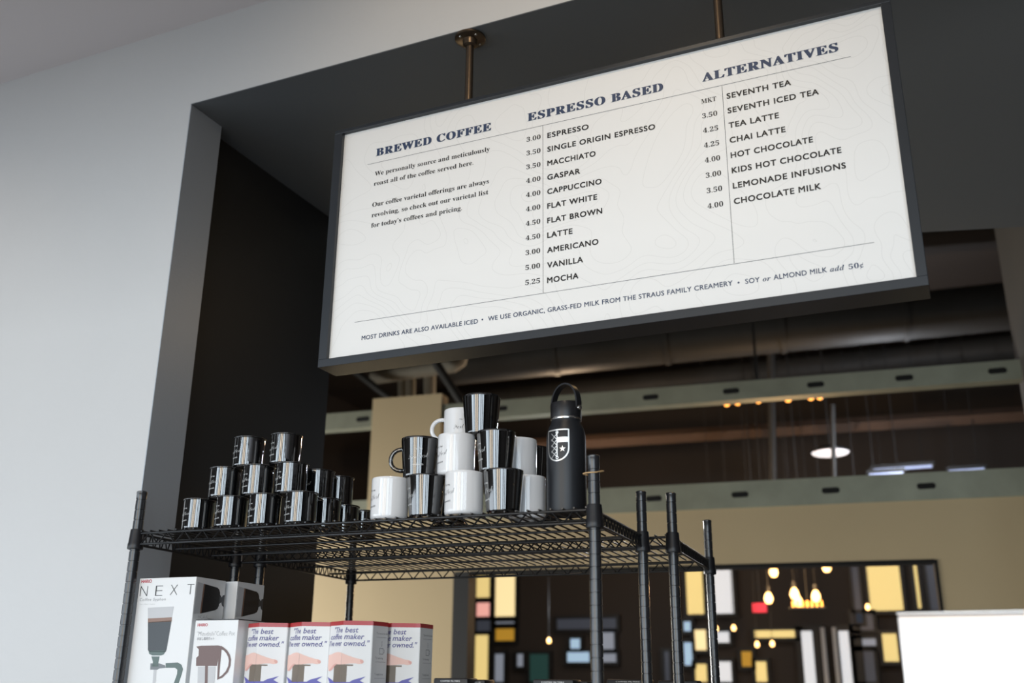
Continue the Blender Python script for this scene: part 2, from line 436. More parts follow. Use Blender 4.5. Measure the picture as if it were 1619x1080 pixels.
# double door with long pull handles
a, b = at_y(1266, 998, FY), at_y(1352, 1075, FY)
bm = bmesh.new()
for x0, x1 in ((1266, 1292), (1324, 1352)):
    p, q = at_y(x0, 996, FY), at_y(x1, 1000, FY); box(bm, p.x-.06, q.x+.06, FY-.02, FY+.05, 0, p.z+.05)
d1 = struct('door_1', bm, 'dframe')
for x0, x1 in ((1267, 1291), (1326, 1349)):
    p, q = at_y(x0, 998, FY), at_y(x1, 1078, FY); obj('pane', bx(p.x, q.x, FY-.03, FY-.022, .2, p.z), SKYW, d1)
for x in (1300, 1318):
    p, q = at_y(x, 992, FY-.1), at_y(x+4, 1080, FY-.1)
    bm = bmesh.new(); tube(bm, [(p.x, FY-.1, .7), (p.x, FY-.1, p.z)], .022, 10)
    for zz in (.9, p.z-.1): tube(bm, [(p.x, FY-.1, zz), (p.x, FY-.02, zz)], .012, 8)
    obj('handle', bm, 'wprint', d1, True)

# ceiling services seen over the track
def duct(name, pa, pb, r, m_, label, y, y2=None):
    p, q = at_y(*pa, y), at_y(*pb, y2 or y); bm = bmesh.new()
    tube(bm, [p+(q-p)*t/12 for t in range(13)], r, 20)
    n = int((q-p).length/.9)
    for k in range(1, n): c = p+(q-p)*k/n; d = (q-p).normalized(); tube(bm, [c-d*.02, c+d*.02], r*1.06, 20)
    return tag(obj(name, bm, m_, None, True, 40), label, 'duct')
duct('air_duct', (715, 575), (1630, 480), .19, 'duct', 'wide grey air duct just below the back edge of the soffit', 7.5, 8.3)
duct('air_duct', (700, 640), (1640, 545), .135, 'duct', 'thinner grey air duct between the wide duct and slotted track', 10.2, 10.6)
tag(obj('ceiling_beam', (lambda bm: (tube(bm, [at_y(720, 712, 9.3), at_y(1650, 652, 9.9)], .07, 4), bm)[1])(bmesh.new()), 'brown'), 'brown timber beam seen between the two slotted tracks', 'beam')
def rod(name, pa, pb, r, m_, y, label, y2=None):
    bm = bmesh.new(); tube(bm, [at_y(*pa, y), at_y(*pb, y2 or y)], r, 10)
    return tag(obj(name, bm, m_, None, True, 40), label, 'pipe')
rod('ceiling_pipe', (1219, 560), (1222, 772), .035, 'duct', 9.2, 'upright dark pipe under the timber beam, behind the lower track')
rod('ceiling_pipe', (1316, 640), (1319, 766), .022, 'duct', 9.0, 'thin upright pipe crossing the round white ceiling lamp')
for pa, pb, r, lb in (((550, 578), (622, 634), .03, 'slanting metal brace above the tan column, left of the flexible hoses'), ((684, 566), (745, 660), .035, 'slanting metal brace just right of the tan column')):
    p, q = at_y(*pa, 6.75), at_y(*pb, 6.75); p = q+(p-q)*((4.9-q.z)/(p.z-q.z))
    bm = bmesh.new(); tube(bm, [p, q], r, 10); tag(obj('brace_rod', bm, 'duct', None, True, 40), lb, 'pipe')
def hose(px, y0, y1, r, y, label):
    bm = bmesh.new(); p, q = at_y(px, y0, y), at_y(px+3, y1, y); p = Vector((p.x, p.y, 4.9)); n = 60
    tube(bm, [p+(q-p)*k/n for k in range(n+1)], r, 16, radii=[r*(1+.09*(k % 2)) for k in range(n+1)])
    return tag(obj('flexible_hose', bm, 'pale', None, True), label, 'hose')
hose(632, 570, 650, .035, 7.3, 'pale hose behind the tan column, first of three from the slanting brace')
hose(646, 566, 650, .04, 7.3, 'pale hose behind the tan column, middle of three')
hose(676, 562, 650, .05, 7.3, 'pale hose behind the tan column, thickest of three')
bm = bmesh.new(); p, q = at_y(590, 597, 6.9), at_y(716, 578, 6.9)
tube(bm, [p]+[p+(q-p)*k/8 for k in range(1, 9)]+[q+Vector((.06, 0, .03)), q+Vector((.08, 0, .1)), Vector((q.x+.08, q.y, 4.9))], .06, 18)
tag(obj('supply_pipe', bm, 'pale', None, True, 50), 'short pale pipe above the tan column at the board edge', 'pipe')

AMBER = mat('amber_filament', (1, .42, .10), .4, emit=3.0, ecol=(1, .40, .07))
WARM = mat('warm_bulb_glass', (1, .66, .3), .4, emit=5, ecol=(1, .56, .20))
PALEL = mat('white_lamp_glow', (1, .95, .96), .4, emit=1.3)
BLUEL = mat('blue_white_tube', (.55, .65, 1), .4, emit=.5, ecol=(.55, .66, 1))
REDL = mat('red_lit_sign', (.8, .05, .08), .4, emit=.7, ecol=(.9, .05, .09))
def pendant(px, py, y, r, m_, label, group, up=.9):
    p = at_y(px, py, y); t = thing('pendant_lamp', label, 'lamp', p, 0, group)
    bm = bmesh.new(); lathe(bm, [(0, -r*1.25), (r*.6, -r*1.1), (r, -r*.3), (r*.85, r*.5), (r*.45, r*1.2), (r*.4, r*1.5), (0, r*1.5)], 20)
    obj('bulb', bm, m_, t, True)
    bm = bmesh.new(); lathe(bm, [(0, r*1.3), (r*.5, r*1.3), (r*.5, r*2.6), (0, r*2.7)], 14); obj('socket', bm, 'dframe', t, True, 40)
    bm = bmesh.new(); tube(bm, [(0, 0, r*2.6), (0, 0, 4.9-p.z)], .0025, 6); obj('cord', bm, 'dframe', t)
    return t
G = 'glowing bulbs beyond the interior window'
for px, py, lb in ((1223, 904, 'warm bulb hanging alone, upper and nearest the rack post'), (1307, 896, 'warm bulb hanging highest beneath the window head'),
                   (1215, 946, 'warm bulb hanging just above the red sign'), (1256, 939, 'warm bulb, upper one of the close pair over the brass tray'),
                   (1262, 951, 'warm bulb, lower one of the close pair over the brass tray'), (1290, 943, 'warm bulb hanging to the right of the close pair')):
    pendant(px, py, 9.0 if py == 951 else 8.6, .036, WARM, lb, G)
for px, py, y, w, c in ((1250, 930, 8.2, 40, (1, .62, .3)), (1420, 700, 8.6, 30, (.85, .9, 1)), (900, 700, 8.4, 34, (1, .7, .45)), (860, 960, 9.0, 14, (.9, .95, 1))):
    l = bpy.data.lights.new('far_room_fill', 'POINT'); l.energy = w; l.color = c; l.shadow_soft_size = .06  # fill lights added to lift the dark far room, not all at lamps
    o = bpy.data.objects.new('far_room_fill', l); COL.objects.link(o); o.location = at_y(px, py, y)
for px, py, lb in ((1372, 960, 'small warm bulb at the corner of the large yellow shade'), (1160, 993, 'small warm bulb over the white glazing'), (1132, 994, 'small warm bulb beside the last rack post'),
                   (1197, 1019, 'small dim bulb by the door, nearer the ochre pane'), (1221, 1018, 'small dim bulb by the door, nearer the pull handles'), (868, 1013, 'small amber bulb low between ochre pane and rack post')):
    pendant(px, py, 9.2, .02, WARM, lb, 'small bulbs low in the far shop')
t = thing('tray_light', 'glowing amber tray fixture under the bulbs', 'lamp', at_y(1277, 960, 8.7))
bm = bmesh.new()
box(bm, -.14, .14, -.05, .05, -.008, 0); obj('tray', bm, 'dframe', t)
for k in range(7): obj('filament', (lambda bm: (tube(bm, [(-.115+k*.038, 0, 0), (-.115+k*.038, 0, .05)], .009, 8), bm)[1])(bmesh.new()), AMBER, t)
bm = bmesh.new(); tube(bm, [(0, 0, .0), (0, 0, 4.9-t.location.z)], .005, 6); obj('cord', bm, 'dframe', t)
t = thing('exit_sign', 'small red glowing sign left of the amber tray', 'sign', at_y(1201, 961, 9.4))
obj('sign_face', bx(-.06, .06, -.02, .02, -.04, .04), REDL, t)
bm = bmesh.new(); tube(bm, [(0, 0, .05), (0, 0, 4.9-t.location.z)], .006, 6); obj('stem', bm, 'dframe', t)
t = thing('bulb_row', 'row of amber bulbs glowing under the upper slotted track', 'lamp', (0, 0, 0))
pts = [at_y(x, y, 7.15) for x, y in ((1149, 638), (1166, 636), (1199, 633), (1246, 631), (1282, 628), (1296, 627))]
for p in pts:
    bm = bmesh.new(); bmesh.ops.create_uvsphere(bm, u_segments=14, v_segments=8, radius=.024, matrix=Matrix.Translation(p)); obj('bulb', bm, AMBER, t, True)
bm = bmesh.new(); tube(bm, [pts[0]+Vector((-.1, 0, .045)), pts[-1]+Vector((.1, 0, .045))], .018, 8); tube(bm, [pts[2]+Vector((0, 0, .05)), pts[2]+Vector((0, 0, 4.9-pts[2].z))], .01, 6)
obj('rail', bm, 'dframe', t)
p = at_y(1313, 717, 9.3); t = thing('ceiling_lamp', 'round white lamp seen from below between the tracks', 'lamp', p)
bm = bmesh.new(); lathe(bm, [(0, -.01), (.15, -.005), (.165, .01), (.0, .02)], 32); obj('diffuser', bm, PALEL, t, True)
bm = bmesh.new(); lathe(bm, [(.168, .005), (.172, .02), (.1, .06), (0, .07)], 32); obj('shade', bm, 'dframe', t, True, 50)
bm = bmesh.new(); tube(bm, [(0, 0, .06), (0, 0, 4.9-p.z)], .008, 6); obj('stem', bm, 'dframe', t)
for x0, x1, y0, y1, yy, lb in ((1380, 1474, 737, 740, 9.8, 'longest blue-white strip light above the lower track'), (1374, 1428, 748, 747, 9.3, 'short blue-white strip light just under the longest one'), (1500, 1556, 742, 742, 9.8, 'dim blue-white strip light nearest the side partition')):
    p, q = at_y(x0, y0, yy), at_y(x1, y1, yy); t = thing('strip_light', lb, 'lamp', (p+q)/2, 0, 'strip lights over the far room')
    w = (q-p).length/2
    obj('tube', bx(-w, w, -.015, .015, -.022, -.002), BLUEL, t); obj('housing', bx(-w-.02, w+.02, -.03, .03, -.001, .03), 'dframe', t)
    bm = bmesh.new(); tube(bm, [(-w*.7, 0, .03), (-w*.7, 0, 4.9-t.location.z)], .004, 6); tube(bm, [(w*.7, 0, .03), (w*.7, 0, 4.9-t.location.z)], .004, 6); obj('hanger', bm, 'dframe', t)

# =================================================================== MENU BOARD
BX0, BX1, BZ0, BZ1 = -1.4595, .0042, Z(.7645), Z(1.457)
BYF, BYB, PY = 2.04, 2.125, 2.052
PX0, PX1, PZ0, PZ1 = -.6990*PY, -.0084*PY, Z(.3829*PY), Z(.7044*PY)
board = thing('menu_board', 'wide white drinks menu in a dark frame hung from the soffit', 'menu board', ((BX0+BX1)/2, BYF, BZ0))
BO = board.location.copy()
L3 = lambda x, y, z: Vector((x, y, z))-BO
bm = bmesh.new()
def rail(x0, x1, z0, z1): box(bm, x0-BO.x, x1-BO.x, BYF-BO.y, BYB-BO.y, z0-BO.z, z1-BO.z, bevel=.0012)
rail(BX0, BX1, BZ0, PZ0); rail(BX0, BX1, PZ1, BZ1); rail(BX0, PX0, PZ0, PZ1); rail(PX1, BX1, PZ0, PZ1)
obj('frame', bm, 'frame', board)
obj('panel', bx(PX0-BO.x, PX1-BO.x, PY-BO.y, PY+.03-BO.y, PZ0-BO.z, PZ1-BO.z), 'panel', board)
BP = Plane((0, PY, 0), (1, 0, 0), (0, 0, 1))
def on_board(px, py): u, v = BP.uv(px, py); return u, v
def bplace(u0, v0): return lambda u, v: L3(u0+u, PY-.0006, v0+v)
def btext(bm, s, l, r=None, cap=.011, rz=None, **k):
    u0, v0 = on_board(*l)
    w = None
    if r: w = on_board(*r)[0]-u0
    lettering(bm, s, bplace(u0, v0), width=w, cap=cap, **k)
HV = on_board(594.9, 247.2)[1]
for s, l, r in (('BREWED COFFEE', (594.9, 247.2), (776, 207)), ('ESPRESSO BASED', (834.7, 192), (1048, 145)), ('ALTERNATIVES', (1111, 129.6), (1325, 82))):
    bm = bmesh.new(); btext(bm, s, l, r, cap=.0225, st='serif', spacing=1.12, res=5, bold=(.062, 0)); obj('heading', bm, 'navy', board)
R1 = [('ESPRESSO', 930.5), ('SINGLE ORIGIN ESPRESSO', 1035.7), ('MACCHIATO', 941.5), ('GASPAR', 917), ('CAPPUCCINO', 951), ('FLAT WHITE', 944), ('FLAT BROWN', 952), ('LATTE', 905), ('AMERICANO', 946), ('VANILLA', 921.6), ('MOCHA', 914.3)]
P1 = ['3.00', '3.50', '3.50', '4.00', '4.00', '4.00', '4.50', '4.50', '3.00', '5.00', '5.25']
R2 = [('SEVENTH TEA', 1250.5), ('SEVENTH ICED TEA', 1294.5), ('TEA LATTE', 1231.5), ('CHAI LATTE', 1241.8), ('HOT CHOCOLATE', 1285.3), ('KIDS HOT CHOCOLATE', 1330.3), ('LEMONADE INFUSIONS', 1337.3), ('CHOCOLATE MILK', 1298)]
P2 = ['MKT', '3.50', '4.25', '4.25', '4.00', '3.00', '3.50', '4.00']
def menu_list(R, a, b, P, pa, pb, pw):
    (ua, va), (ub, vb) = on_board(*a), on_board(*b); n = len(R)
    (qa, wa), (qb, wb) = on_board(*pa), on_board(*pb)
    for i, ((s, rx), p) in enumerate(zip(R, P)):
        t = i/(n-1); u, v = ua+(ub-ua)*t, va+(vb-va)*t
        # right end of the line at that height
        lo, hi = u, u+.5
        for _ in range(30):
            mid = (lo+hi)/2; d = L3(mid, PY, v)+BO-ORG; x = 809.5+F_PX*d.dot(RIGHT)/d.dot(FWD)
            if x < rx: lo = mid
            else: hi = mid
        bm, bp = bmesh.new(), bmesh.new()
        lettering(bm, s, bplace(u, v), width=lo-u, cap=.0138, spacing=1.12, res=4, bold=(.035, .03))
        lettering(bp, p, bplace(qa+(qb-qa)*t, wa+(wb-wa)*t), width=pw, cap=.0122, st='serif', spacing=1.05, res=4)
        obj('menu_item', bm, 'ink', board); obj('price', bp, 'ink', board)
menu_list(R1, (865.8, 218.4), (865.4, 447.8), P1, (832.6, 224.5), (830.5, 451), .0385)
menu_list(R2, (1149.4, 156.5), (1161, 323), P2, (1109, 164.6), (1119, 330.3), .0355)
bm = bmesh.new()
for s, l, r in (('We personally source and meticulously', (592.6, 278.5), (774.3, 241)), ('roast all of the coffee served here.', (591.2, 294), (748.6, 262))):
    btext(bm, s, l, r, cap=.0128, st='serif', res=3)
obj('paragraph', bm, 'ink', board)
bm = bmesh.new()
for s, l, r in (('Our coffee varietal offerings are always', (588.6, 327.5), (773, 292)), ('revolving, so check out our varietal list', (587.6, 344), (772, 308)), ("for today’s coffees and pricing.", (586.8, 360.3), (730.5, 333))):
    btext(bm, s, l, r, cap=.0128, st='serif', res=3)
obj('paragraph', bm, 'ink', board)
bm = bmesh.new(); FC = .0112
for s, l, r, st, of in (('MOST DRINKS ARE ALSO AVAILABLE ICED', (571.8, 538), (755.6, 508), 'sans', 0), ('•', (761.5, 509), None, 'sans', 0),
                    ('WE USE ORGANIC, GRASS-FED MILK FROM THE STRAUS FAMILY CREAMERY', (771.8, 507.5), (1158.4, 451), 'sans', 0), ('•', (1166.5, 451), None, 'sans', 0),
                    ('SOY', (1178.6, 449), (1201.3, 446), 'sans', 0), ('or', (1206, 445.3), (1218.6, 443), 'italic', 0), ('ALMOND MILK', (1223.5, 442.6), (1307.8, 431), 'sans', 0),
                    ('add', (1312.4, 430), (1335.3, 426), 'italic', 0), ('50¢', (1342, 426), (1365.3, 422), 'serif', 0)):
    btext(bm, s, l, r, cap=FC, st=st, offset=of, spacing=1.06, res=3, bold=(.015, .01) if st == 'sans' else (0, 0))
obj('footnote', bm, 'navy', board)
for a, b in (((581, 261), (1345, 89)), ((561, 510), (1382, 383))):
    (u0, v0), (u1, v1) = on_board(*a), on_board(*b); v = (v0+v1)/2; bm = bmesh.new()
    polygon(bm, [L3(u0, PY-.0006, v-.0005), L3(u1, PY-.0006, v-.0005), L3(u1, PY-.0006, v+.0005), L3(u0, PY-.0006, v+.0005)]); obj('rule_line', bm, 'rule', board)
for a, b in (((859, 198.4), (858, 463.7)), ((1141.8, 135.8), (1160.5, 416.5))):
    (u0, v0), (u1, v1) = on_board(*a), on_board(*b); u = (u0+u1)/2; bm = bmesh.new()
    polygon(bm, [L3(u-.0005, PY-.0006, v1), L3(u+.0005, PY-.0006, v1), L3(u+.0005, PY-.0006, v0), L3(u-.0005, PY-.0006, v0)]); obj('rule_line', bm, 'rule', board)
for x in (-1.067, -.385):
    bm = bmesh.new(); c = Vector((x, 2.086, 0))-BO; c.z = 0
    z0, z1 = BZ1-BO.z, OPEN_Z-BO.z
    lathe(bm, [(.0108, z0-.001), (.0108, z1-.02), (.0135, z1-.02), (.0135, z1-.009), (.0001, z1-.009)], 24, (c.x, c.y))
    pp = obj('hanging_pipe', bm, 'pipe', board, True, 40)
    bm = bmesh.new(); lathe(bm, [(.012, z1-.03), (.019, z1-.026), (.021, z1-.010), (.040, z1-.007), (.0425, z1-.005), (.0425, z1-.0005), (0.0, z1-.0005)], 36, (c.x, c.y)); obj('flange', bm, 'pipe', pp, True, 35)
    for k in range(4):
        a = PI/4+k*PI/2+.2; bm = bmesh.new(); lathe(bm, [(0, z1-.0105), (.003, z1-.010), (.0042, z1-.0075), (.0042, z1-.006)], 12, (c.x+.031*math.cos(a), c.y+.031*math.sin(a))); obj('screw', bm, 'screw', pp, True)

# =================================================================== WIRE RACKS
SHELF_Z = Z(.3535)                 # top of the upper deck
LOW_Z = Z(-.130)
def make_rack(name, label, centre, rot, w, d, tops):
    t = thing(name, label, 'shelving rack', (*centre, 0), rot)
    i = 0
    for sx, sy in ((-1, -1), (1, -1), (1, 1), (-1, 1)):
        h = tops[i]; i += 1; r = .0127; prof = [(0, 0), (.016, 0), (.016, .012), (.009, .02), (.009, .05), (r, .05)]
        z = .0762
        while z < h-.012:
            prof += [(r, z-.0013), (r-.0017, z-.0009), (r-.0017, z+.0009), (r, z+.0013)]; z += .0254
        prof += [(r, h-.007), (r+.0006, h-.006), (r+.0006, h-.002), (r-.002, h), (0, h+.0006)]
        bm = bmesh.new(); lathe(bm, prof, 20, (sx*w/2, sy*d/2)); p = obj('post', bm, 'post', t, True, 50)
        for zt in (SHELF_Z, LOW_Z):
            bm = bmesh.new(); a = zt
            lathe(bm, [(r, a+.003), (.0155, a+.003), (.0162, a), (.0178, a-.030), (.0190, a-.034), (.0190, a-.044), (.0182, a-.046), (r, a-.046)], 24, (sx*w/2, sy*d/2))
            obj('collar', bm, 'plastic', p, True, 40)
    for zt in (SHELF_Z, LOW_Z):
        bm = bmesh.new(); H = .0265; rw = .0026
        x0, x1, y0, y1 = -w/2+.017, w/2-.017, -d/2, d/2
        def truss(a, b, n):
            a, b = Vector(a), Vector(b)
            tube(bm, [a, b], .0030, 8); tube(bm, [a-Vector((0, 0, H)), b-Vector((0, 0, H))], .0030, 8)
            pts = []
            for k in range(2*n+1):
                p = a+(b-a)*k/(2*n); dz = -.001 if k % 2 else -H+.001
                dirn = (b-a).normalized()*.0022
                for s in (-1, 1): pts.append(p+dirn*s+Vector((0, 0, dz)))
            tube(bm, pts, .0019, 6)
        zc = zt-.003-.0045
        nx = round((x1-x0)/.052); ny = round((y1-y0-.034)/.026)
        for y in (y0-.003, y1+.003): truss((x0, y, zc), (x1, y, zc), nx)
        for x in (x0-.017, x1+.017): truss((x, y0+.017, zc), (x, y1-.017, zc), ny)
        sh = obj('shelf', bm, 'rack', t, True, 60)
        bm = bmesh.new()
        for y in ((y0*.36), (y1*.36)):
            tube(bm, [(x0, y, zt-.0068), (x1, y, zt-.0068)], .0026, 8); tube(bm, [(x0, y, zt-.030), (x1, y, zt-.030)], .0026, 8)
        obj('support_wires', bm, 'rack', sh, True, 60)
        bm = bmesh.new(); nw = round((x1-x0)/.026)
        for k in range(nw+1):
            x = x0+(x1-x0)*k/nw; tube(bm, [(x, y0-.0055, zt-.0021), (x, y1+.0055, zt-.0021)], .0021, 6)
        obj('deck_wires', bm, 'rack', sh, True, 60)
    return t
TH1, C1 = math.radians(3.0), (-1.301, 2.164)
rack1 = make_rack('wire_rack', 'black wire shelving rack at the front, holding the mugs and boxes', C1, TH1, 1.19, .415, (Z(.453), Z(.4625), Z(.457), Z(.450)))
rack2 = make_rack('wire_rack', 'empty black wire shelving rack standing behind the stocked one', (-1.264, 2.672), math.radians(3.7), 1.19, .53, (Z(.450), Z(.456), Z(.466), Z(.455)))
RU, RV = Vector((math.cos(TH1), math.sin(TH1), 0)), Vector((-math.sin(TH1), math.cos(TH1), 0))
bm = bmesh.new(); pc = Vector((*C1, 0))+RU*.595-RV*.2075
zc = at_y(935, 746, pc.y-.013).z
ring = []
for k in range(28):
    a = 2*PI*k/28; e = 1+.55*max(0, math.cos(a-.55))**10+.6*max(0, math.cos(a-3.5))**10
    ring.append(Vector((pc.x+.0141*e*math.cos(a), pc.y+.0141*e*math.sin(a), zc+.0016*math.sin(2*a)+.003*math.cos(a-.5))))
tube(bm, ring, .0013, 8, closed=True)
tag(obj('rubber_band', bm, 'band', None, True), 'tan rubber band wrapped around the top of the front rack post', 'rubber band')

# =================================================================== MUGS
def arc_text(bm, s, r, z0, ang, cap, width, st='sans', offset=0, bend=0, mi=0, tilt=0, rfun=None):
    v, f, w = glyphs(s, st, offset, 1.15 if st == 'sans' else 1.0, 0, 2)
    k = width/w; vs = []
    for p in v:
        u = p[0]*k-width/2; zz = z0+p[1]*cap+tilt*u-bend*u*u
        rr = (rfun(zz) if rfun else r)+.0004; a = ang+u/rr
        vs.append(bm.verts.new((rr*math.cos(a), rr*math.sin(a), zz)))
    for q in f:
        try: bm.faces.new([vs[i] for i in q]).material_index = mi
        except ValueError: pass
def handle_pts(ang, r0, zt, zb, out, n=16):
    pts = []
    for k in range(n+1):
        t = PI*k/n; x = r0+out*math.sin(t)**.8; z = (zt+zb)/2+(zt-zb)/2*math.cos(t)
        pts.append((x*math.cos(ang), x*math.sin(ang), z))
    return pts
def logo(parent, r, h, ang, m_, sc=1, rfun=None):
    bm = bmesh.new()
    arc_text(bm, 'TO THE', r, h*.66, ang, .0034*sc, .020*sc, 'sans', .01, 0, rfun=rfun)
    arc_text(bm, 'Farthest', r, h*.45, ang, .0125*sc, .047*sc, 'script', -.02, 0, tilt=.12, rfun=rfun)
    arc_text(bm, 'RANGES', r, h*.28, ang, .0034*sc, .026*sc, 'sans', .01, 0, tilt=.05, rfun=rfun)
    obj('printed_logo', bm, m_, parent)
CH = .080
GC = 'black camp mugs stacked in a pyramid'
def make_camp(loc, label):
    t = thing('camp_mug', label, 'mug', loc, 0, GC)
    bm = bmesh.new()
    lathe(bm, [(0, .001), (.033, .001), (.036, 0), (.0385, .0025), (.0388, .01), (.0388, .014), (.0388, CH-.008), (.0388, CH-.004), (.0378, CH-.004), (.0378, .004), (.035, .003), (0, .003)], 48)
    obj('body', bm, 'enamel', t, True, 45)
    bm = bmesh.new(); n = 48
    tube(bm, [(.0394*math.cos(2*PI*k/n), .0394*math.sin(2*PI*k/n), CH-.002) for k in range(n)], .0019, 8, closed=True); obj('rim', bm, 'enamel', t, True)
    bm = bmesh.new(); tube(bm, handle_pts(math.radians(100), .038, .068, .020, .022), .0032, 8); obj('handle', bm, 'enamel', t, True)
    logo(t, .0388, CH, math.radians(-110), 'wprint', .82)
    return t
B = SHELF_Z
S1, S2, S3 = 1.0224, 1.027, 1.0304
camp = [(-1.717*S1, 1.995, 0, 'black camp mug, leftmost on the shelf itself'), (-1.615*S1, 1.993, 0, 'black camp mug, second along the bottom row from the grey jamb'), (-1.519*S1, 1.996, 0, 'black camp mug, third along the bottom row from the grey jamb'),
        (-1.420*S1, 2.004, 0, 'black camp mug, front corner at the right of the bottom row'), (-1.418*S1, 2.103, 0, 'black camp mug, just behind the front corner one on the shelf'), (-1.430*S1, 2.207, 0, 'black camp mug, half hidden, third back along the bottom'),
        (-1.432*S1, 2.30, 0, 'black camp mug, furthest back by the first white mug'),
        (-1.654*S2, 2.015, 1, 'black camp mug, leftmost of the middle row'), (-1.559*S2, 2.022, 1, 'black camp mug, centre of the middle row'), (-1.466*S2, 2.030, 1, 'black camp mug, front right of the middle row'),
        (-1.455*S2, 2.130, 1, 'black camp mug, behind the front right one of the middle row'), (-1.455*S2, 2.222, 1, 'black camp mug, rearmost of the middle row'),
        (-1.604*S3, 2.040, 2, 'black camp mug on top, the left of two'), (-1.497*S3, 2.046, 2, 'black camp mug on top, the right of two')]
first = None
for x, y, l, lb in camp:
    loc = (x, y, B+l*CH+.0002*l)
    if first is None: first = make_camp(loc, lb)
    else: dup(first, loc, random.uniform(-.08, .08), lb)

MH = .0965
GM = 'ceramic mugs stacked beside the bottle'
rb = lambda z: .0375+(.0455-.0375)*min(1, max(0, z/MH))
rw_ = lambda z: .0440
def make_mug(name, loc, rot, label, white, handle=True):
    t = thing(name, label, 'mug', loc, rot, GM); m_ = 'wceramic' if white else 'bceramic'; bm = bmesh.new()
    if white: prof = [(0, .003), (.030, .003), (.031, 0), (.0385, 0), (.0425, .002), (.0438, .007), (.044, .012), (.044, .02), (.044, MH-.006), (.044, MH-.002), (.0432, MH), (.0418, MH-.001), (.0405, MH-.008), (.0402, .014), (.036, .007), (0, .006)]
    else: prof = [(0, .003), (.030, .003), (.031, 0), (.0345, 0), (.0372, .003), (rb(.005), .005), (rb(.01), .01), (rb(.05), .05), (rb(MH-.009), MH-.009), (rb(MH-.006), MH-.006), (rb(MH-.002), MH-.002), (.0448, MH), (.0432, MH-.001), (.0418, MH-.008), (.034, .008), (0, .006)]
    lathe(bm, prof, 56); obj('body', bm, m_, t, True, 60)
    bm = bmesh.new(); r0 = .042 if white else .0395
    pts = handle_pts(0, r0, .074, .022, .031); tube(bm, pts, .0052, 12); obj('handle', bm, m_, t, True)
    logo(t, 0, MH, math.radians(97), 'ink' if white else 'wprint', 1, rw_ if white else rb)
    return t
R_ = math.radians
F1, F2, F3 = 1.044, 1.063, 1.077
wm = make_mug('ceramic_mug', (-1.156*F1, 2.010, B), R_(140), 'white mug, bottom row end nearest the camp mugs', True)
bk = make_mug('ceramic_mug', (-1.065*F1, 2.012, B), R_(130), 'black mug between two white mugs in the bottom row', False)
dz = MH+.0002
for src, x, y, l, rot, lb in (
    (wm, -.971*F1, 2.010, 0, 140, 'white mug in the bottom row, between two black mugs'),
    (bk, -.881*F1, 2.018, 0, 130, 'black tapered mug, front corner of the bottom row toward the bottle'),
    (wm, -.864*F1, 2.110, 0, 130, 'white mug on the shelf, just behind the black corner mug'),
    (bk, -.866*F1, 2.203, 0, 90, 'black mug on the shelf, rearmost beside the bottle'),
    (bk, -1.079*F2, 2.038, 1, 196, 'black mug in the second row with its handle showing'),
    (wm, -.989*F2, 2.040, 1, 140, 'white mug in the second row under the topmost pair'),
    (bk, -.894*F2, 2.042, 1, 130, 'black tapered mug in the second row under the top black one'),
    (wm, -.880*F2, 2.136, 1, 130, 'white mug in the second row, half hidden by black one'),
    (bk, -.883*F2, 2.230, 1, 90, 'black mug in the second row, rearmost next to the bottle'),
    (wm, -1.026*F3, 2.167, 2, 206, 'white mug on the top row with its handle showing'),
    (bk, -.930*F3, 2.067, 2, 85, 'black tapered mug at the very top of the ceramic stack'),
    (wm, -1.060*F2, 2.138, 1, 90, 'white mug hidden behind the second row, carrying the top white mug'),
    (bk, -1.060*F1, 2.118, 0, 90, 'black mug hidden behind the bottom row of the ceramic stack')):
    dup(src, (x, y, B+l*dz), R_(rot), lb)

# =================================================================== BOTTLE
bt = thing('water_bottle', 'tall matt black flask with a silver crest and strap lid', 'bottle', (-.794, 2.083, B), 0)
BR = .0448
bm = bmesh.new(); lathe(bm, [(0, .002), (.038, .002), (.041, 0), (.0436, .0015), (BR, .006), (BR, .165), (.0444, .178), (.0425, .190), (.0388, .2005), (.0345, .2085), (.0335, .2125), (.0335, .216), (0, .216)], 64); obj('body', bm, 'bottle', bt, True, 50)
bm = bmesh.new(); lathe(bm, [(.0325, .2155), (.0348, .2155), (.0352, .218), (.0348, .2205), (.0325, .2205)], 48); obj('neck_ring', bm, 'steel', bt, True, 50)
bm = bmesh.new(); lathe(bm, [(0, .2206), (.0352, .2206), (.0357, .223), (.0357, .252), (.0342, .2555), (.026, .2565), (0, .2565)], 56); cap = obj('lid', bm, 'plastic', bt, True, 40)
bm = bmesh.new(); ha = math.radians(-18); hd = Vector((math.cos(ha), math.sin(ha), 0)); hn = Vector((-hd.y, hd.x, 0))
path = []
for k in range(25):
    t = PI*k/24; path.append((-math.cos(t)*.0372, .2415+max(0, math.sin(t))**.75*.0615))
prev = None
for i, (x, z) in enumerate(path):
    j0, j1 = max(i-1, 0), min(i+1, 24); tx, tz = path[j1][0]-path[j0][0], path[j1][1]-path[j0][1]; ll = math.hypot(tx, tz); nx, nz = -tz/ll*.002, tx/ll*.002
    wd = .0085
    quad = [bm.verts.new(hd*(x+sx*nx)+hn*(sy*wd)+Vector((0, 0, z+sx*nz))) for sx, sy in ((-1, -1), (1, -1), (1, 1), (-1, 1))]
    if prev:
        for k in range(4): bm.faces.new((prev[k], prev[(k+1) % 4], quad[(k+1) % 4], quad[k]))
    else: bm.faces.new(quad[::-1])
    prev = quad
bm.faces.new(prev)
strap = obj('strap', bm, 'plastic', bt, True, 50)
for s in (-1, 1):
    bm = bmesh.new(); p = hd*(s*.0385)+Vector((0, 0, .2415)); tube(bm, [p, p+hd*s*.0035, p+hd*s*.005], .006, 16, radii=[.0062, .0060, .004]); obj('rivet', bm, 'steel', strap, True, 40)
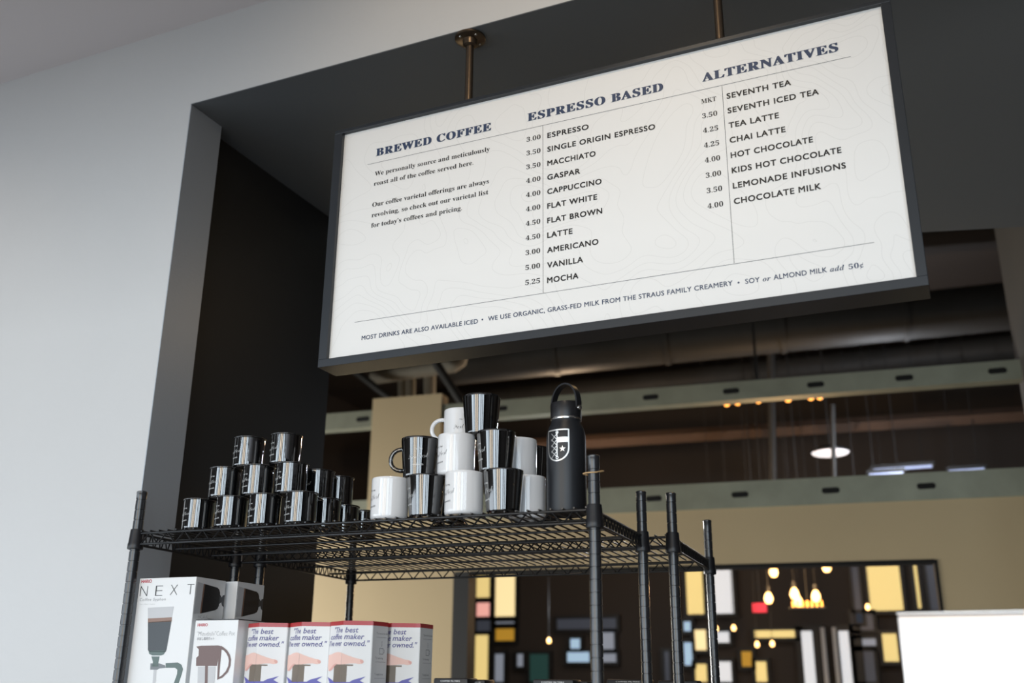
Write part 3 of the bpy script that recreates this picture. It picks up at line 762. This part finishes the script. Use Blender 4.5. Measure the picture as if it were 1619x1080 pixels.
# crest printed on the flask
bm = bmesh.new(); CA = math.radians(-96); CZ = .1135; SW, SHH = .0265, .080
def on_flask(u, v, lift=.00045): a = CA+u/BR; r = BR+lift; return (r*math.cos(a), r*math.sin(a), CZ+v)
def stroke(pts, w, closed=False):
    pts = [Vector((*p, 0)) for p in pts]; n = len(pts); fine = []
    for i in range(n if closed else n-1):
        a, b = pts[i], pts[(i+1) % n]; k = max(1, int((b-a).length/.003))
        fine += [a+(b-a)*j/k for j in range(k)]
    if not closed: fine.append(pts[-1])
    N = len(fine); L_, R2_ = [], []
    for i, p in enumerate(fine):
        t = (fine[(i+1) % N]-fine[i-1]) if closed else (fine[min(i+1, N-1)]-fine[max(i-1, 0)])
        t.normalize(); nn = Vector((-t.y, t.x, 0))*w/2; L_.append(bm.verts.new(on_flask(*(p+nn).xy))); R2_.append(bm.verts.new(on_flask(*(p-nn).xy)))
    for i in range(N if closed else N-1):
        j = (i+1) % N; bm.faces.new((L_[i], R2_[i], R2_[j], L_[j]))
SWR = .0265
out = [(-SWR, .072), (SWR, .072), (SWR, .030)]
for k in range(1, 14):
    a = PI/2*k/13; out.append((SWR*math.cos(a), .030-.028*math.sin(a)))
for k in range(1, 13):
    a = PI/2*(1-k/13); out.append((-SWR*math.cos(a), .030-.028*math.sin(a)))
out.append((-SWR, .030))
stroke(out, .0030, True)
stroke([(0, .067), (0, .010)], .0022)
for v in (.066, .0085): stroke([(.0028*math.cos(2*PI*k/14), v+.0028*math.sin(2*PI*k/14)) for k in range(14)], .0016, True)
zz = [(0, .063)]
for k in range(1, 9): zz.append((-.007 if k % 2 else 0, .063-.0066*k))
stroke(zz, .0018)
for k in range(4): stroke([(-.007, .0564-.0132*k), (-.0155, .0564-.0132*k-.0085)], .0014); stroke([(-.007, .0564-.0132*k), (-.0155, .0564-.0132*k+.0085)], .0014)
for a, b in ((0, 1), (1, 2), (2, 3), (3, 4), (4, 5)):
    xs_ = [.0008+(SWR-.001)*t/5 for t in range(6)]
    bm.faces.new([bm.verts.new(on_flask(*p)) for p in ((xs_[a], .043), (xs_[b], .043), (xs_[b], .055), (xs_[a], .055))])
star = []
for k in range(10): a = PI/2+k*PI/5; r = .0075 if k % 2 == 0 else .0030; star.append((.0125+r*math.cos(a), .028+r*math.sin(a)))
cv = bm.verts.new(on_flask(.0125, .028)); sv = [bm.verts.new(on_flask(*p)) for p in star]
for k in range(10): bm.faces.new((cv, sv[k], sv[(k+1) % 10]))
obj('emblem', bm, 'silver', bt)

# =================================================================== CARTONS ON THE LOWER SHELF
def face_print(parent, name, plane, inv, shapes, m_, lift=.0004):
    """Flat printed shapes on one face of a carton, given as outlines met by sight lines or as plane coordinates."""
    bm = bmesh.new()
    for sh in shapes:
        polygon(bm, [inv(plane.at(*(plane.uv(*p)), lift)) for p in sh])
    bm.normal_update(); bmesh.ops.triangulate(bm, faces=bm.faces[:])
    return obj(name, bm, m_, parent)
def carton(name, label, front_left, w, d, h, rot, cat, group, lip=True):
    t = thing(name, label, cat, (*front_left, LOW_Z), rot, group)
    bm = bmesh.new(); box(bm, 0, w, 0, d, 0, h, bevel=.0012); obj('carton', bm, 'card', t)
    mw = Matrix.Translation((*front_left, LOW_Z)) @ Matrix.Rotation(rot, 4, 'Z'); mi_ = mw.inverted()
    fr = Plane(mw @ Vector((0, 0, 0)), mw.to_3x3() @ Vector((1, 0, 0)), (0, 0, 1))
    sd = Plane(mw @ Vector((w, 0, 0)), mw.to_3x3() @ Vector((0, 1, 0)), (0, 0, 1))
    return t, fr, sd, (lambda p: mi_ @ p)
def ftext(bm, plane, inv, s, l, r, cap, lift=.0006, **k):
    u0, v0 = plane.uv(*l); w = plane.uv(*r)[0]-u0 if r else None
    lettering(bm, s, lambda u, v: inv(plane.at(u0+u, v0+v, lift)), width=w, cap=cap, **k)
HB = Z(.238)-LOW_Z
GS = 'tall white syphon cartons'
sy, fr, sd, inv = carton('syphon_carton', 'tall white NEXT coffee syphon carton in front, beside the rack post', (-1.872, 1.942), .170, .117, HB, TH1, 'carton', GS)
# front print
face_print(sy, 'printed_glass', fr, inv, [[(234, 961), (275, 959), (272, 976), (234, 978)]], 'grey1')
face_print(sy, 'printed_crema', fr, inv, [[(234, 978), (272, 976), (271.5, 983), (234, 985)]], 'crema')
face_print(sy, 'printed_coffee', fr, inv, [[(234, 984), (271.5, 981), (263.5, 1027), (262, 1031), (236, 1031), (234, 1028)]], 'coffee')
face_print(sy, 'printed_base', fr, inv, [[(235, 1029), (263, 1028), (259, 1035), (254, 1036.5), (241, 1036.5), (236, 1034)], [(239.5, 1038), (252.5, 1038), (250.5, 1048), (251, 1054), (240, 1054), (242, 1047)]], 'hose')
face_print(sy, 'printed_valve', fr, inv, [[(238, 1049), (252, 1049), (261, 1052), (262, 1056), (252, 1057), (249, 1059), (237.5, 1059)]], 'grey2')
hz_ = [(262, 1048.5), (281, 1047.5), (287, 1051), (289.5, 1058), (287.5, 1066), (276, 1100), (268, 1100), (280, 1066), (280.5, 1059), (277, 1056), (262, 1056)]
face_print(sy, 'printed_stem', fr, inv, [[(243, 1059), (247.5, 1059), (245, 1100), (240, 1100)]], 'grey1')
face_print(sy, 'printed_hose', fr, inv, [hz_], 'hose')
bm = bmesh.new(); ftext(bm, fr, inv, 'HARIO', (223.5, 922), (240, 920.5), .0078, offset=.02); obj('printed_brand', bm, 'redtext', sy)
bm = bmesh.new()
for ch, x0, x1, y in (('N', 221, 232.5, 943.5), ('E', 245, 256.5, 942.8), ('X', 268.5, 280, 941.5), ('T', 295, 306, 940.6)):
    ftext(bm, fr, inv, ch, (x0, y), (x1, y-.4), .0258, offset=-.024, res=4)
obj('printed_name', bm, 'ink', sy)
bm = bmesh.new(); ftext(bm, fr, inv, 'Coffee Syphon', (221, 950.5), (262, 948.5), .0068, offset=-.01, spacing=1.25, shear=.15)
ftext(bm, fr, inv, 'for clear taste', (221, 956.5), (245, 955), .003, offset=-.02, spacing=1.2); obj('printed_caption', bm, 'tinyink', sy)
def syphon_side(t, sd, inv, dx, dy):
    P = lambda pts: [(x+dx, y+dy) for x, y in pts]
    ds = .117
    S = lambda pts: [(sd.at(u*ds, HB-v, .0004)) for u, v in pts]
    def poly(name, pts, m_):
        bm = bmesh.new(); polygon(bm, [inv(p) for p in S(pts)]); bm.normal_update(); bmesh.ops.triangulate(bm, faces=bm.faces[:]); obj(name, bm, m_, t)
    poly('printed_glass', [(.05, .012), (.27, .0145), (.24, .0845), (.03, .087)], 'grey1')
    poly('printed_crema', [(.25, .0143), (.30, .0148), (.275, .084), (.225, .0847)], 'crema')
    poly('printed_coffee', [(.295, .0147), (.72, .0190), (.79, .023), (.83, .031), (.83, .062), (.79, .0695), (.71, .0735), (.27, .0842)], 'ink')
    poly('printed_base', [(.825, .034), (.90, .041), (.93, .036), (.995, .034), (.995, .064), (.93, .060), (.90, .053), (.825, .058)], 'coffee')
syphon_side(sy, sd, inv, 0, 0)
bm = bmesh.new(); u0, v0 = sd.uv(313, 978)
lettering(bm, 'HCA-5', lambda u, v: inv(sd.at(u0+u, v0+v, .0006)), width=.034, cap=.009, offset=-.03); polygon(bm, [inv(sd.at(u, v, .0006)) for u, v in ((u0+.036, v0+.001), (u0+.085, v0+.001), (u0+.085, v0+.002), (u0+.036, v0+.002))])
obj('printed_caption', bm, 'tinyink', sy)
fr_p = at_y(376, 921, 2.083)
s2x = fr_p.x-.170*math.cos(TH1); s2y = 2.083-.170*math.sin(TH1)
sy2, fr2, sd2, inv2 = carton('syphon_carton', 'white syphon carton standing behind the NEXT one', (s2x, s2y), .170, .117, HB, TH1, 'carton', GS)
syphon_side(sy2, sd2, inv2, 0, 0)
# cold brew pot cartons
GP = 'white coffee pot cartons'
pl = at_y(309.5, 981, 1.946); pr = at_y(378.5, 978.5, 1.955)
PH = pl.z-LOW_Z; PW = (Vector((pr.x, pr.y))-Vector((pl.x, pl.y))).length
pot, fr, sd, inv = carton('pot_carton', 'white coffee pot carton with brown jug picture, before the NEXT carton', (pl.x, pl.y), PW, .108, PH, TH1, 'carton', GP)
bm = bmesh.new(); box(bm, .0, PW, 0, .108, PH+.0004, PH+.002); obj('dark_lid_edge', bm, 'bcarton', pot)
bm = bmesh.new(); ftext(bm, fr, inv, 'HARIO', (312.5, 990.5), (328.5, 988.5), .0066, offset=.02); obj('printed_brand', bm, 'redtext', pot)
bm = bmesh.new(); ftext(bm, fr, inv, '"Mizudashi"Coffee Pot', (311.5, 1005.5), (371.5, 1001.5), .0098, offset=-.022, res=3)
ftext(bm, fr, inv, '水出し珈琲ポット', (311.5, 1012), (339, 1009), .0055, offset=0); obj('printed_caption', bm, 'tinyink', pot)
face_print(pot, 'printed_lid', fr, inv, [[(310.5, 1022.5), (318, 1021), (345, 1020.5), (352, 1022), (348, 1026), (346.5, 1038), (343, 1053), (310, 1053), (310.5, 1040), (314, 1037), (314.5, 1027)]], 'potbrown')
bm = bmesh.new()
oc = [(346, 1022), (353, 1023), (359, 1028), (363.5, 1035), (365.5, 1043), (364.5, 1053), (360.5, 1063), (352, 1071.5), (343.5, 1075), (344.5, 1052), (346.5, 1036)]
ic = [(350.5, 1027), (354, 1028.5), (358, 1033), (361, 1039), (362, 1045), (361, 1053), (357, 1061.5), (351, 1068), (346.5, 1070.5), (348, 1052), (349.5, 1036)]
o_ = [bm.verts.new(inv(fr.px(*p, .0006))) for p in oc]; i_ = [bm.verts.new(inv(fr.px(*p, .0006))) for p in ic]
for k in range(len(oc)): k2 = (k+1) % len(oc); bm.faces.new((o_[k], o_[k2], i_[k2], i_[k]))
obj('printed_handle', bm, 'potbrown', pot)
face_print(pot, 'printed_jug', fr, inv, [[(313, 1054), (341, 1054), (338, 1100), (312, 1100)]], 'grey1')
face_print(pot, 'printed_strainer', fr, inv, [[(324.5, 1053), (329, 1053), (328, 1100), (323.5, 1100)]], 'potbrown', .0006)
bm = bmesh.new()
for k, w in enumerate((.022, .030, .026)): polygon(bm, [inv(sd.at(.045+u, PH-.115-.008*k-v, .0005)) for u, v in ((0, 0), (w, 0), (w, .0016), (0, .0016))])
obj('printed_caption', bm, 'tinyink', pot)
face_print(pot, 'printed_swatch', sd, inv, [[(388, 1066), (398, 1064), (398, 1100), (387, 1100)]], 'potbrown')
q = at_y(424.5, 985.8, 2.088)
pot2, _, _, _ = carton('pot_carton', 'white carton behind the coffee pot carton, mostly hidden', (q.x-.085*math.cos(TH1), q.y-.085*math.sin(TH1)), .085, .108, PH, TH1, 'carton', GP)

# hexagonal coffee maker cartons
GA = 'hexagonal coffee maker cartons'
HR = .0645; HH = Z(.1262)-LOW_Z
HXR = R_(30)                                         # the picture facet is turned toward the shop
def hex_point(u, v, lift=0):
    """u along the wrapper, 0 at the crease between the left and the picture facet; v from the carton's top, downwards negative."""
    k = math.floor(u/HR); f = u-k*HR
    a0 = -PI/2-PI/6+k*PI/3; a1 = a0+PI/3
    p0, p1 = Vector((math.cos(a0), math.sin(a0))), Vector((math.cos(a1), math.sin(a1)))
    n = (p0+p1).normalized(); p = (p0+(p1-p0)*f/HR)*HR+n*lift
    return Vector((p.x, p.y, HH+v))
def wrap(bm_flat):
    """Cut a flat print at the creases, then fold it round the carton."""
    for c in (-HR, 0, HR, 2*HR):
        bmesh.ops.bisect_plane(bm_flat, geom=bm_flat.verts[:]+bm_flat.edges[:]+bm_flat.faces[:], plane_co=(c, 0, 0), plane_no=(1, 0, 0))
    out_ = bmesh.new()
    for f in bm_flat.faces:
        cu = f.calc_center_median().x; k = math.floor(cu/HR)
        vs = []
        for v in f.verts:
            u = min(max(v.co.x, k*HR+1e-6), (k+1)*HR-1e-6)
            vs.append(out_.verts.new(hex_point(u, v.co.y, .0003+v.co.z)))
        out_.faces.new(vs)
    bm_flat.free(); return out_
def flat(pts, z=0):
    bm = bmesh.new(); polygon(bm, [(u, v, z) for u, v in pts]); bm.normal_update(); bmesh.ops.triangulate(bm, faces=bm.faces[:]); return bm
def make_hex(loc, rot, label):
    t = thing('hexagonal_carton', label, 'carton', loc, rot, GA)
    def prism(z0, z1, r):
        bm = bmesh.new()
        ps = [(r*math.cos(-PI/2-PI/6+k*PI/3), r*math.sin(-PI/2-PI/6+k*PI/3)) for k in range(6)]
        lo = [bm.verts.new((*p, z0)) for p in ps]; hi = [bm.verts.new((*p, z1)) for p in ps]
        bm.faces.new(lo[::-1]); bm.faces.new(hi)
        for k in range(6): bm.faces.new((lo[k], lo[(k+1) % 6], hi[(k+1) % 6], hi[k]))
        bmesh.ops.bevel(bm, geom=bm.edges[:], offset=.001, segments=2, affect='EDGES'); return bm
    obj('carton', prism(0, HH, HR), 'card', t)
    obj('red_band', prism(HH-.0090, HH+.0012, HR+.0004), 'red', t)
    bm = bmesh.new()
    for s, u0, w, v in (('"The', -.040, .038, -.0235), ('best', .0045, .0290, -.0235), ('coffee', -.0575, .0550, -.0376), ('maker', .0030, .0440, -.0376), ("I’ve ever", -.0625, .0605, -.0517), ('owned."', .0030, .0560, -.0517)):
        lettering(bm, s, lambda u, v_, u0=u0, v=v: (u0+u, v+v_, 0), width=w, cap=.0112, offset=.012, shear=.2, res=2)
    obj('printed_quote', wrap(bm), 'purple', t)
    hand = [(-.0640, -.070), (-.050, -.0690), (-.034, -.0655), (-.016, -.0645), (-.002, -.066), (.010, -.0705), (.022, -.0745), (.034, -.0780), (.042, -.0790), (.047, -.0815), (.0485, -.085), (.046, -.0885), (.039, -.0895),
            (.030, -.0880), (.020, -.0885), (.006, -.0905), (-.012, -.0905), (-.022, -.0900), (-.032, -.0940), (-.042, -.1010), (-.052, -.1045), (-.0605, -.1030), (-.0640, -.096)]
    obj('printed_hand', wrap(flat(hand, .0001)), 'skin', t)
    bm = flat([(-.040, -.1005), (-.052, -.1045), (-.0605, -.103), (-.050, -.098), (-.036, -.0905), (-.024, -.0880), (-.020, -.0900), (-.030, -.0935)], .0003); w1 = wrap(bm)
    bm = flat([(.041, -.0800), (.047, -.0820), (.0483, -.0855), (.0455, -.0880), (.0425, -.0865), (.0400, -.0835)], .0003); w2 = wrap(bm)
    tmp = bpy.data.meshes.new('tmp'); w2.to_mesh(tmp); w2.free(); w1.from_mesh(tmp); bpy.data.meshes.remove(tmp)
    obj('printed_hand_shade', w1, 'skin2', t)
    obj('printed_plunger', wrap(flat([(-.037, -.0895), (.026, -.0905), (.026, -.0935), (.013, -.0935), (.013, -.150), (-.034, -.150), (-.034, -.0935), (-.037, -.093)], -.0001)), 'plunger', t)
    burst = [(-.064, -.150), (-.050, -.128), (-.062, -.1165), (-.040, -.1225), (-.028, -.1275), (.020, -.1265), (.028, -.122), (.054, -.1150), (.042, -.1235), (.060, -.133), (.048, -.150)]
    obj('printed_burst', wrap(flat(burst, .0005)), 'burst', t)
    bm = bmesh.new()
    for s, v in (('"You won’t be able', -.026), ('"It’s amazing', -.078), ('"I simply love', -.112)):
        lettering(bm, s, lambda u, v_, v=v: (HR+.016+u, v+v_, 0), cap=.0042, offset=0, res=2)
        polygon(bm, [(HR+.016, v-.006, 0), (HR+.058, v-.006, 0), (HR+.058, v-.0066, 0), (HR+.016, v-.0066, 0)])
    u0 = HR+.040
    polygon(bm, [(u0-.0005, -.040, 0), (u0+.0005, -.040, 0), (u0+.0005, -.052, 0), (u0-.0005, -.052, 0)])
    for a, b, c, d in ((-.009, .007, -.055, -.0562), (-.009, -.0078, -.0562, -.067), (.0058, .007, -.0562, -.067), (-.009, .007, -.067, -.0682), (.007, .011, -.058, -.0588), (.010, .011, -.0588, -.0640), (.007, .011, -.064, -.0648)):
        polygon(bm, [(u0+a, c, 0), (u0+b, c, 0), (u0+b, d, 0), (u0+a, d, 0)])
    obj('printed_notes', wrap(bm), 'tinyink', t)
    return t
hexs = []
for px, py, y, lb in ((437, 990, 2.012, 'hexagonal coffee maker carton next to the pot carton'), (504, 988, 2.014, 'hexagonal coffee maker carton, second of four'), (569, 984, 1.998, 'hexagonal coffee maker carton, third and furthest forward'), (641, 990.5, 2.105, 'hexagonal coffee maker carton, last of four, half hidden')):
    p = at_y(px, py, y); hexs.append((p.x, p.y, lb))
ht = None
for x, y, lb in hexs:
    if ht is None: ht = make_hex((x, y, LOW_Z), HXR, lb)
    else: dup(ht, (x, y, LOW_Z), HXR+random.uniform(-.03, .03), lb)

# small black cartons whose tops just show at the lower shelf's front
GB = 'small black cartons on the lower shelf'
for x0, x1, py, y, txt, lb in ((685, 738, 1072, 2.03, 1, 'black carton nearest the hexagonal cartons, only its top showing'), (739, 766, 1074.5, 2.075, 1, 'black carton tucked just behind the first black one'),
                          (842, 905, 1074, 2.05, 1, 'black carton left of the front rack post, only its top showing'), (905, 929, 1077, 2.10, 0, 'black carton squeezed between its neighbour and the rack post'),
                          (959, 1025, 1074, 2.62, 1, 'black carton on the rear rack, right of the front rack post'),
                          (1040, 1102, 1076, 2.75, 0, 'black carton on the rear rack, behind its last two posts')):
    p, q = at_y(x0, py, y), at_y(x1, py-1, y); w = q.x-p.x; h = p.z-LOW_Z
    t = thing('black_carton', lb, 'carton', (p.x, y, LOW_Z), TH1, GB)
    bm = bmesh.new(); box(bm, 0, w, 0, .06, 0, h, bevel=.004); obj('carton', bm, 'bcarton', t, True, 40)
    if txt:
        bm = bmesh.new(); lettering(bm, 'COFFEE FILTERS', lambda u, v: Vector((w*.22+u, -.0004, h-.0075+v)), width=w*.56, cap=.003); obj('printed_caption', bm, 'wprint', t)

# =================================================================== BRIGHT STEEL BOX AND ITS COUNTER
mx, mz = at_y(1418, 972, 1.5), 0
bm = bmesh.new(); box(bm, mx.x, mx.x+.56, 1.5, 1.92, 1.02, mx.z, bevel=.004)
mach = thing('steel_machine', 'bright polished steel machine casing at the lower right corner', 'machine', (mx.x+.28, 1.7, 1.0))
inv = lambda v: v
mo = mach.location
bm = bmesh.new(); box(bm, -.28, .28, -.2, .2, .02, mx.z-1.0, bevel=.004); obj('casing', bm, 'polish', mach, True, 40)
bm = bmesh.new(); box(bm, -.2805, .2805, -.2005, .2005, mx.z-1.0, mx.z-.997, bevel=.001); obj('top_plate', bm, 'polish', mach)
for sx, sy_s in ((-1, -1), (1, -1), (1, 1), (-1, 1)):
    bm = bmesh.new(); lathe(bm, [(0, 0), (.02, 0), (.022, .022), (0, .022)], 16, (sx*.24, sy_s*.16)); obj('foot', bm, 'plastic', mach, True, 40)
cn = thing('service_counter', 'counter under the steel machine', 'counter', (.35, 1.65, 0))
obj('counter_top', bx(-.6, .9, -.35, .33, .955, 1.0), 'counter', cn); obj('counter_body', bx(-.57, .87, -.32, .30, 0, .955), 'dframe', cn)
